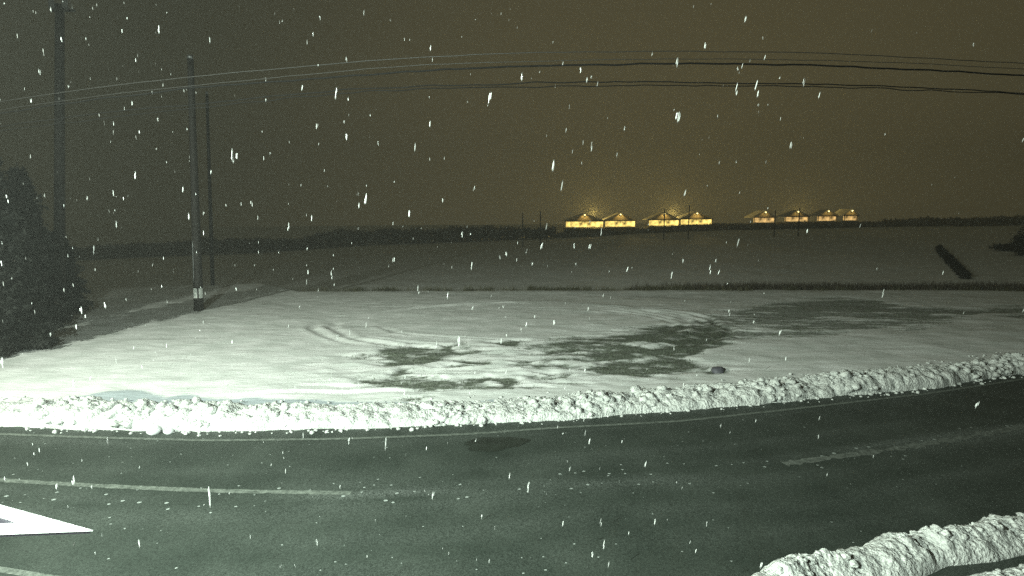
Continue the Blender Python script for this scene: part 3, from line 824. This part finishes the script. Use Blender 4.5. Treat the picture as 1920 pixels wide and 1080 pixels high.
# shrubs on the right edge of the field and the low hedge that runs away from the yard
def shrub(x, y, rad, Ht, label, seed, n=3000, name='shrub', leaf=0.22):
    z = field_z(x, y)
    root = empty(name, (x, y, z)); r = random.Random(seed); bm = bmesh.new(); pts = []
    for k in range(22):
        a = r.random() * 6.28; L = rad * r.random() ** 0.5; hh = Ht * (0.6 + 0.4 * r.random()) * (1 - 0.5 * (L / rad) ** 2)
        tube(bm, [(0.1 * math.cos(a), 0.1 * math.sin(a), -0.05), (L * 0.5 * math.cos(a), L * 0.5 * math.sin(a), hh * 0.5), (L * math.cos(a), L * math.sin(a), hh)], [0.03, 0.02, 0.008], 5, False)
        for q in range(n // 22):
            g = 0.25 + 0.75 * r.random()
            pts.append((L * g * math.cos(a) + r.gauss(0, rad * 0.13), L * g * math.sin(a) + r.gauss(0, rad * 0.13), max(0.02, hh * g + r.gauss(0, Ht * 0.08))))
    link_bm('stems', bm, M_bark, root, False)
    leaf_cloud('foliage', pts, leaf, M_leaf, root, seed, 0)
    tag(root, label, 'shrub')
    return root
def shrub_px(px, py, Y, rad, Ht, label, seed, **k):
    p = at_y(px, py, Y); return shrub(p.x, Y, rad, Ht, label, seed, **k)
shrub_px(1921, 488, 74, 1.6, 5.0, 'tall dark shrub cut off by the right edge of the picture', 31, n=5000)
shrub_px(1893, 478, 80, 2.2, 1.3, 'low dark bush at the foot of the tall shrub on the right edge', 32)
# hedge
h0 = on_plane(1812, 524); ha = Vector((h0.x, h0.y, 0))
def far_pt(px, py):               # walk out along the sight line until it meets the sloping field
    lo, hi = 52.0, 149.0
    for _ in range(40):
        m = (lo + hi) / 2; p = at_y(px, py, m)
        if p.z > field_z(p.x, m): lo = m
        else: hi = m
    return p
A = far_pt(1811, 523); B = far_pt(1760, 466)
root = empty('hedge', A); r = random.Random(5); pts = []; bm = bmesh.new()
dv = B - A
for k in range(260):
    f = k / 260; c = dv * f; zz = field_z(A.x + c.x, A.y + c.y) - A.z
    for j in range(2):
        ox = r.gauss(0, 0.15)
        tube(bm, [(c.x + ox, c.y, zz - 0.05), (c.x + ox + r.gauss(0, .2), c.y, zz + 0.2), (c.x + ox + r.gauss(0, .3), c.y, zz + 0.42)], [0.03, 0.02, 0.008], 4, False)
    wd = 0.16 + 0.18 * math.sin(math.pi * f) + 0.1 * r.random()
    for q in range(34):
        pts.append((c.x + r.gauss(0, wd * 0.6), c.y + r.gauss(0, 0.2), zz + abs(r.gauss(0.15, 0.16))))
link_bm('stems', bm, M_bark, root, False)
leaf_cloud('foliage', pts, 0.25, M_leaf, root, 6, 0)
tag(root, 'long low dark hedge running away from the yard into the field on the right', 'hedge')
# ditch grass on the right: dark band below the edge
pts = []
for k in range(26000):
    px = RNG.uniform(1180, 2050); t, y = edge_pt(px); wgt = smooth01(np.array([px]), 1180, 1500)[0]
    if RNG.random() > 0.15 + wgt: continue
    y += RNG.uniform(0.4, 6.0); x = t * y
    pts.append((x, y, gz(x, y) - 0.02))
blades('ditch_grass', pts, M_twig, 0.35, 0.95, 0.035, 'dark dead reeds filling the ditch beyond the right half of the yard', 'grass', 8)

# distant wood: one mass
r = np.random.default_rng(3); pts = []
for k in range(46000):
    px = r.uniform(-500, 2400); Yt = DFAR + r.uniform(0, 12)
    t = (px - 960) / F * math.cos(0); x = t * Yt
    zf = float(np.interp(t, FT, FZ))
    top = 1.6 + 3.0 * float(vnoise(np.array([px * 0.011]), np.array([0.5]), 7)[0]) + 1.2 * float(vnoise(np.array([px * 0.06]), np.array([0.5]), 8)[0])
    if 1040 < px < 1650: top *= 0.32
    if px >= 1650: top *= 0.5
    pts.append((x, Yt, zf + top * r.random() ** 0.8))
o = leaf_cloud('distant_wood', pts, 0.9, M_farwood, None, 9, -0.6)
tag(o, 'dark far-off scrub and wood along the end of the field', 'wood', kind='stuff')

# ------------------------------------------------------------------ lit sheds across the field
SHEDS = [  # px centre, half width px, y peak, y ground line, glow
    (1096, 36, 401, 427, M_glow, 'first lit gabled shed from the left, brightest yellow front'),
    (1163, 29, 400, 426, M_glow, 'second lit gabled shed from the left, bright front beside the first one'),
    (1245, 29, 399, 424, M_glow, 'third lit gabled shed from the left, behind a dark post'),
    (1306, 30, 398, 422, M_glow, 'fourth lit gabled shed from the left, behind the tallest post'),
    (1434, 20, 396, 418, M_glow_dim, 'fifth lit gabled shed from the left, the first after the wide dark gap'),
    (1495, 22, 395, 416, M_glow_dim, 'sixth lit gabled shed from the left, split by a thin post'),
    (1552, 18, 394, 415, M_glow_dim, 'seventh lit gabled shed from the left, reddish and dim'),
    (1596, 13, 393, 414, M_glow_dim, 'last and smallest lit gabled shed, at the right end of the row'),
]
YS = 165.0
for k, (px, hw, yp, yg, gm_, lab) in enumerate(SHEDS):
    c = at_y(px, yg, YS); pk = at_y(px, yp, YS); W = hw / F * YS * 1.0; Hh = pk.z - c.z
    eave = Hh * 0.50
    root = empty('gabled_shed', (c.x, YS, c.z))
    base = -3.2
    # base plinth and the two posts of the open front
    bm = bmesh.new(); box(bm, (0, 3.0, base / 2 - 0.1), (2 * W, 6, -base), None, 0.02); link_bm('base_wall', bm, M_wood, root)
    bm = bmesh.new(); box(bm, (0, 0.8, eave * 0.48 + 0.03), (2 * W - 0.3, 0.1, eave * 0.80)); link_bm('lit_front', bm, gm_, root)
    for s in (-1, 1):
        bm = bmesh.new(); box(bm, (s * (W - 0.12), 0.25, eave * 0.48), (0.2, 0.2, eave * 0.9), None, 0.01); link_bm('front_post', bm, M_wall, root)
    bm = bmesh.new(); box(bm, (0, 0.15, eave * 0.95), (2 * W + 0.3, 0.35, 0.28), None, 0.02); link_bm('canopy_beam', bm, M_wood, root)
    bm = bmesh.new()
    g0 = [bm.verts.new(v) for v in ((-W, 0.3, eave), (W, 0.3, eave), (0, 0.3, Hh))]
    g1 = [bm.verts.new(v) for v in ((-W, 0.5, eave), (W, 0.5, eave), (0, 0.5, Hh))]
    bm.faces.new(g0); bm.faces.new(g1[::-1])
    for i in range(3): bm.faces.new((g0[i], g1[i], g1[(i + 1) % 3], g0[(i + 1) % 3]))
    link_bm('gable_wall', bm, M_wall, root)
    bm = bmesh.new()
    for s in (-1, 1):
        a0 = Vector((0, 0, Hh + 0.12)); a1 = Vector((s * (W + 0.35), 0, eave - 0.08))
        q = [a0, a1, a1 + Vector((0, 6.5, 0)), a0 + Vector((0, 6.5, 0))]
        lo = [bm.verts.new(v) for v in q]; hi = [bm.verts.new(v + Vector((0, 0, 0.14))) for v in q]
        bm.faces.new(lo); bm.faces.new(hi[::-1])
        for i in range(4): bm.faces.new((lo[i], hi[i], hi[(i + 1) % 4], lo[(i + 1) % 4]))
    bmesh.ops.recalc_face_normals(bm, faces=bm.faces)
    link_bm('roof', bm, M_roof, root)
    bm = bmesh.new(); bmesh.ops.create_uvsphere(bm, u_segments=12, v_segments=8, radius=0.22, matrix=Matrix.Translation((0, -0.25, Hh - 0.35)))
    link_bm('wall_lamp', bm, M_bulb, root, True)
    tag(root, lab, 'shed', 'lit gabled sheds across the field')
    l = bpy.data.lights.new('wall_lamp_light', 'SPOT'); l.energy = 150 if k < 4 else 60; l.color = (1.0, 0.72, 0.22)
    l.spot_size = math.radians(110); l.spot_blend = 0.5; l.shadow_soft_size = 0.15
    lo_ = bpy.data.objects.new('wall_lamp_light', l); C.objects.link(lo_); lo_.parent = root
    lo_.location = (0, -0.95, Hh - 0.1); lo_.rotation_euler = (math.radians(28), 0, 0)
# unseen lamps added behind the sheds to make the haze above them glow
for k, (px, e) in enumerate([(1112, 1.0), (1262, 1.0), (1495, 0.5)]):
    c = at_y(px, 400, YS + 16)
    root = empty('added_glow_lamp', (c.x, YS + 16, c.z - 3))
    bm = bmesh.new(); tube(bm, [(0, 0, -2), (0, 0, 2.6)], [0.09, 0.06], 10); link_bm('pole', bm, M_steel, root, True)
    root['label'] = ['unseen glow lamp added behind the two leftmost lit sheds', 'unseen glow lamp added behind the third and fourth lit sheds', 'unseen glow lamp added behind the right-hand lit sheds'][k]
    root['category'] = 'lamp'
    bm = bmesh.new(); box(bm, (0, 0, 2.7), (0.6, 0.35, 0.14), None, 0.03); link_bm('lamp_head', bm, M_steel, root)
    l = bpy.data.lights.new('added_glow_lamp_light', 'POINT'); l.energy = 11000 * e; l.color = (1.0, 0.70, 0.18); l.shadow_soft_size = 0.3
    lo_ = bpy.data.objects.new('added_glow_lamp_light', l); C.objects.link(lo_); lo_.parent = root; lo_.location = (0, 0, 3.1)

# ------------------------------------------------------------------ snow covered canopy corner, floodlight, street lamp
ZC = 3.95
tip = on_plane(175, 993, ZC); ua = on_plane(0, 945, ZC); la = on_plane(0, 1000, ZC)
def ext(t, a, X): f = (X - t.x) / (a.x - t.x); return t + (a - t) * f
U = ext(tip, ua, -3.9); Lw = ext(tip, la, -3.9)
g_ap = on_plane(36, 979, ZC); gu = on_plane(0, 968, ZC); gl = on_plane(0, 981, ZC)
GU = ext(g_ap, gu, -3.9); GL = ext(g_ap, gl, -3.9)
root = empty('canopy', (U.x, U.y, ZC - 0.1))
def slab(name, poly, z0, z1, mat, bev=0.0):
    bm = bmesh.new()
    vs = [bm.verts.new((p[0] - U.x, p[1] - U.y, z0 - ZC + 0.1)) for p in poly]
    f = bm.faces.new(vs); f.normal_update()
    if f.normal.z > 0: f.normal_flip()
    g = bmesh.ops.extrude_face_region(bm, geom=[f]); vv = [v for v in g['geom'] if isinstance(v, bmesh.types.BMVert)]
    bmesh.ops.translate(bm, verts=vv, vec=(0, 0, z1 - z0))
    bmesh.ops.recalc_face_normals(bm, faces=bm.faces)
    if bev: bmesh.ops.bevel(bm, geom=[e for e in bm.edges], offset=bev, segments=2, affect='EDGES')
    return link_bm(name, bm, mat, root)
c_ = (tip + U + Lw) / 3
def shr(p, f=0.985): return tuple((c_ + (Vector(p) - c_) * f)[:2])
slab('roof_sheet', [shr(tip), shr(U), shr(Lw)], ZC - 0.022, ZC - 0.012, M_roofsheet)
slab('snow_cover', [tuple(tip[:2]), tuple(U[:2]), tuple(GU[:2]), tuple(g_ap[:2]), tuple(GL[:2]), tuple(Lw[:2])], ZC - 0.0115, ZC, M_snow, 0.003)
tag(root, 'pointed canopy corner covered in glaring white snow at the lower left edge', 'canopy')

root = empty('floodlight', LAMP_NEAR + Vector((-0.1, -0.25, 0)))
bm = bmesh.new(); box(bm, (0, -0.02, 0), (0.36, 0.12, 0.28), None, 0.02); link_bm('housing', bm, M_steel, root)
bm = bmesh.new(); box(bm, (0, 0.052, 0), (0.32, 0.02, 0.24), None, 0.004); link_bm('glass', bm, M_lamp, root)
bm = bmesh.new(); tube(bm, [(0, -0.08, 0), (0, -0.5, 0.05), (0, -2.2, 0.05)], [0.025] * 3, 8); link_bm('bracket', bm, M_steel, root)
tag(root, 'white floodlight on a bracket beside the snow covered canopy', 'floodlight')
root = empty('street_lamp', LAMP_FAR + Vector((-1.6, -1.0, -12.0)))
bm = bmesh.new(); tube(bm, [(0, 0, 0), (0, 0, 11.6), (0.5, 0.3, 12.1), (1.2, 0.7, 12.28)], [0.09, 0.07, 0.05, 0.04], 12); link_bm('pole', bm, M_steel, root, True)
bm = bmesh.new(); box(bm, (1.35, 0.8, 12.28), (0.6, 0.3, 0.14), None, 0.04); link_bm('lamp_head', bm, M_steel, root)
tag(root, 'tall street lamp by the road beyond the left edge', 'street lamp')

# ------------------------------------------------------------------ falling snow: clotted wet flakes hanging in the air, uncountable
specs = []
r = np.random.default_rng(20)
def add_flakes(n, ymin, ymax, smin, smax):
    for _ in range(n):
        y = ymin + (ymax - ymin) * r.random() ** 0.8
        x = (r.uniform(-1.05, 1.05) if r.random() < 0.18 else -1.05 + 1.5 * r.random() ** 1.3) * (y + 0.8); z = H + r.uniform(-0.8, 0.75) * (y + 0.8)
        if z < 0.2 or (Vector((x, y, z)) - LAMP_NEAR).length < 2.2: continue
        s = smin + (smax - smin) * r.random() ** 2
        k = r.integers(1, 4); tl = 0.14 + 0.25 * x / (abs(y) + 3)
        for j in range(k):
            specs.append(((x + r.normal(0, s * 0.5), y + r.normal(0, s * 0.5), z + r.normal(0, s * 1.6)), s * 0.42, s * 0.42, s * (1.8 + 2.6 * r.random()), tl))
add_flakes(300, 1.6, 6.0, 0.003, 0.008)
add_flakes(700, 5.0, 16.0, 0.006, 0.018)
add_flakes(420, 14.0, 30.0, 0.012, 0.030)
tag(blob_mesh(specs, 'falling_snow', M_flake, 1, 0.35, 8), 'falling snow in clotted wet flakes all through the air', 'falling snow', kind='stuff')

# ------------------------------------------------------------------ air thick with fine snow
bm = bmesh.new(); box(bm, (0, 130, 30), (1500, 900, 110))
m = bpy.data.materials.new('snowy_air'); m.use_nodes = True; n = m.node_tree.nodes; n.clear()
out = n.new('ShaderNodeOutputMaterial'); pv_ = n.new('ShaderNodeVolumePrincipled')
pv_.inputs['Color'].default_value = (0.85, 0.87, 0.85, 1); pv_.inputs['Density'].default_value = 0.0012
pv_.inputs['Anisotropy'].default_value = 0.3
m.node_tree.links.new(pv_.outputs[0], out.inputs['Volume'])
tag(link_bm('haze', bm, m), 'night air filled with fine snow', 'haze', kind='stuff')
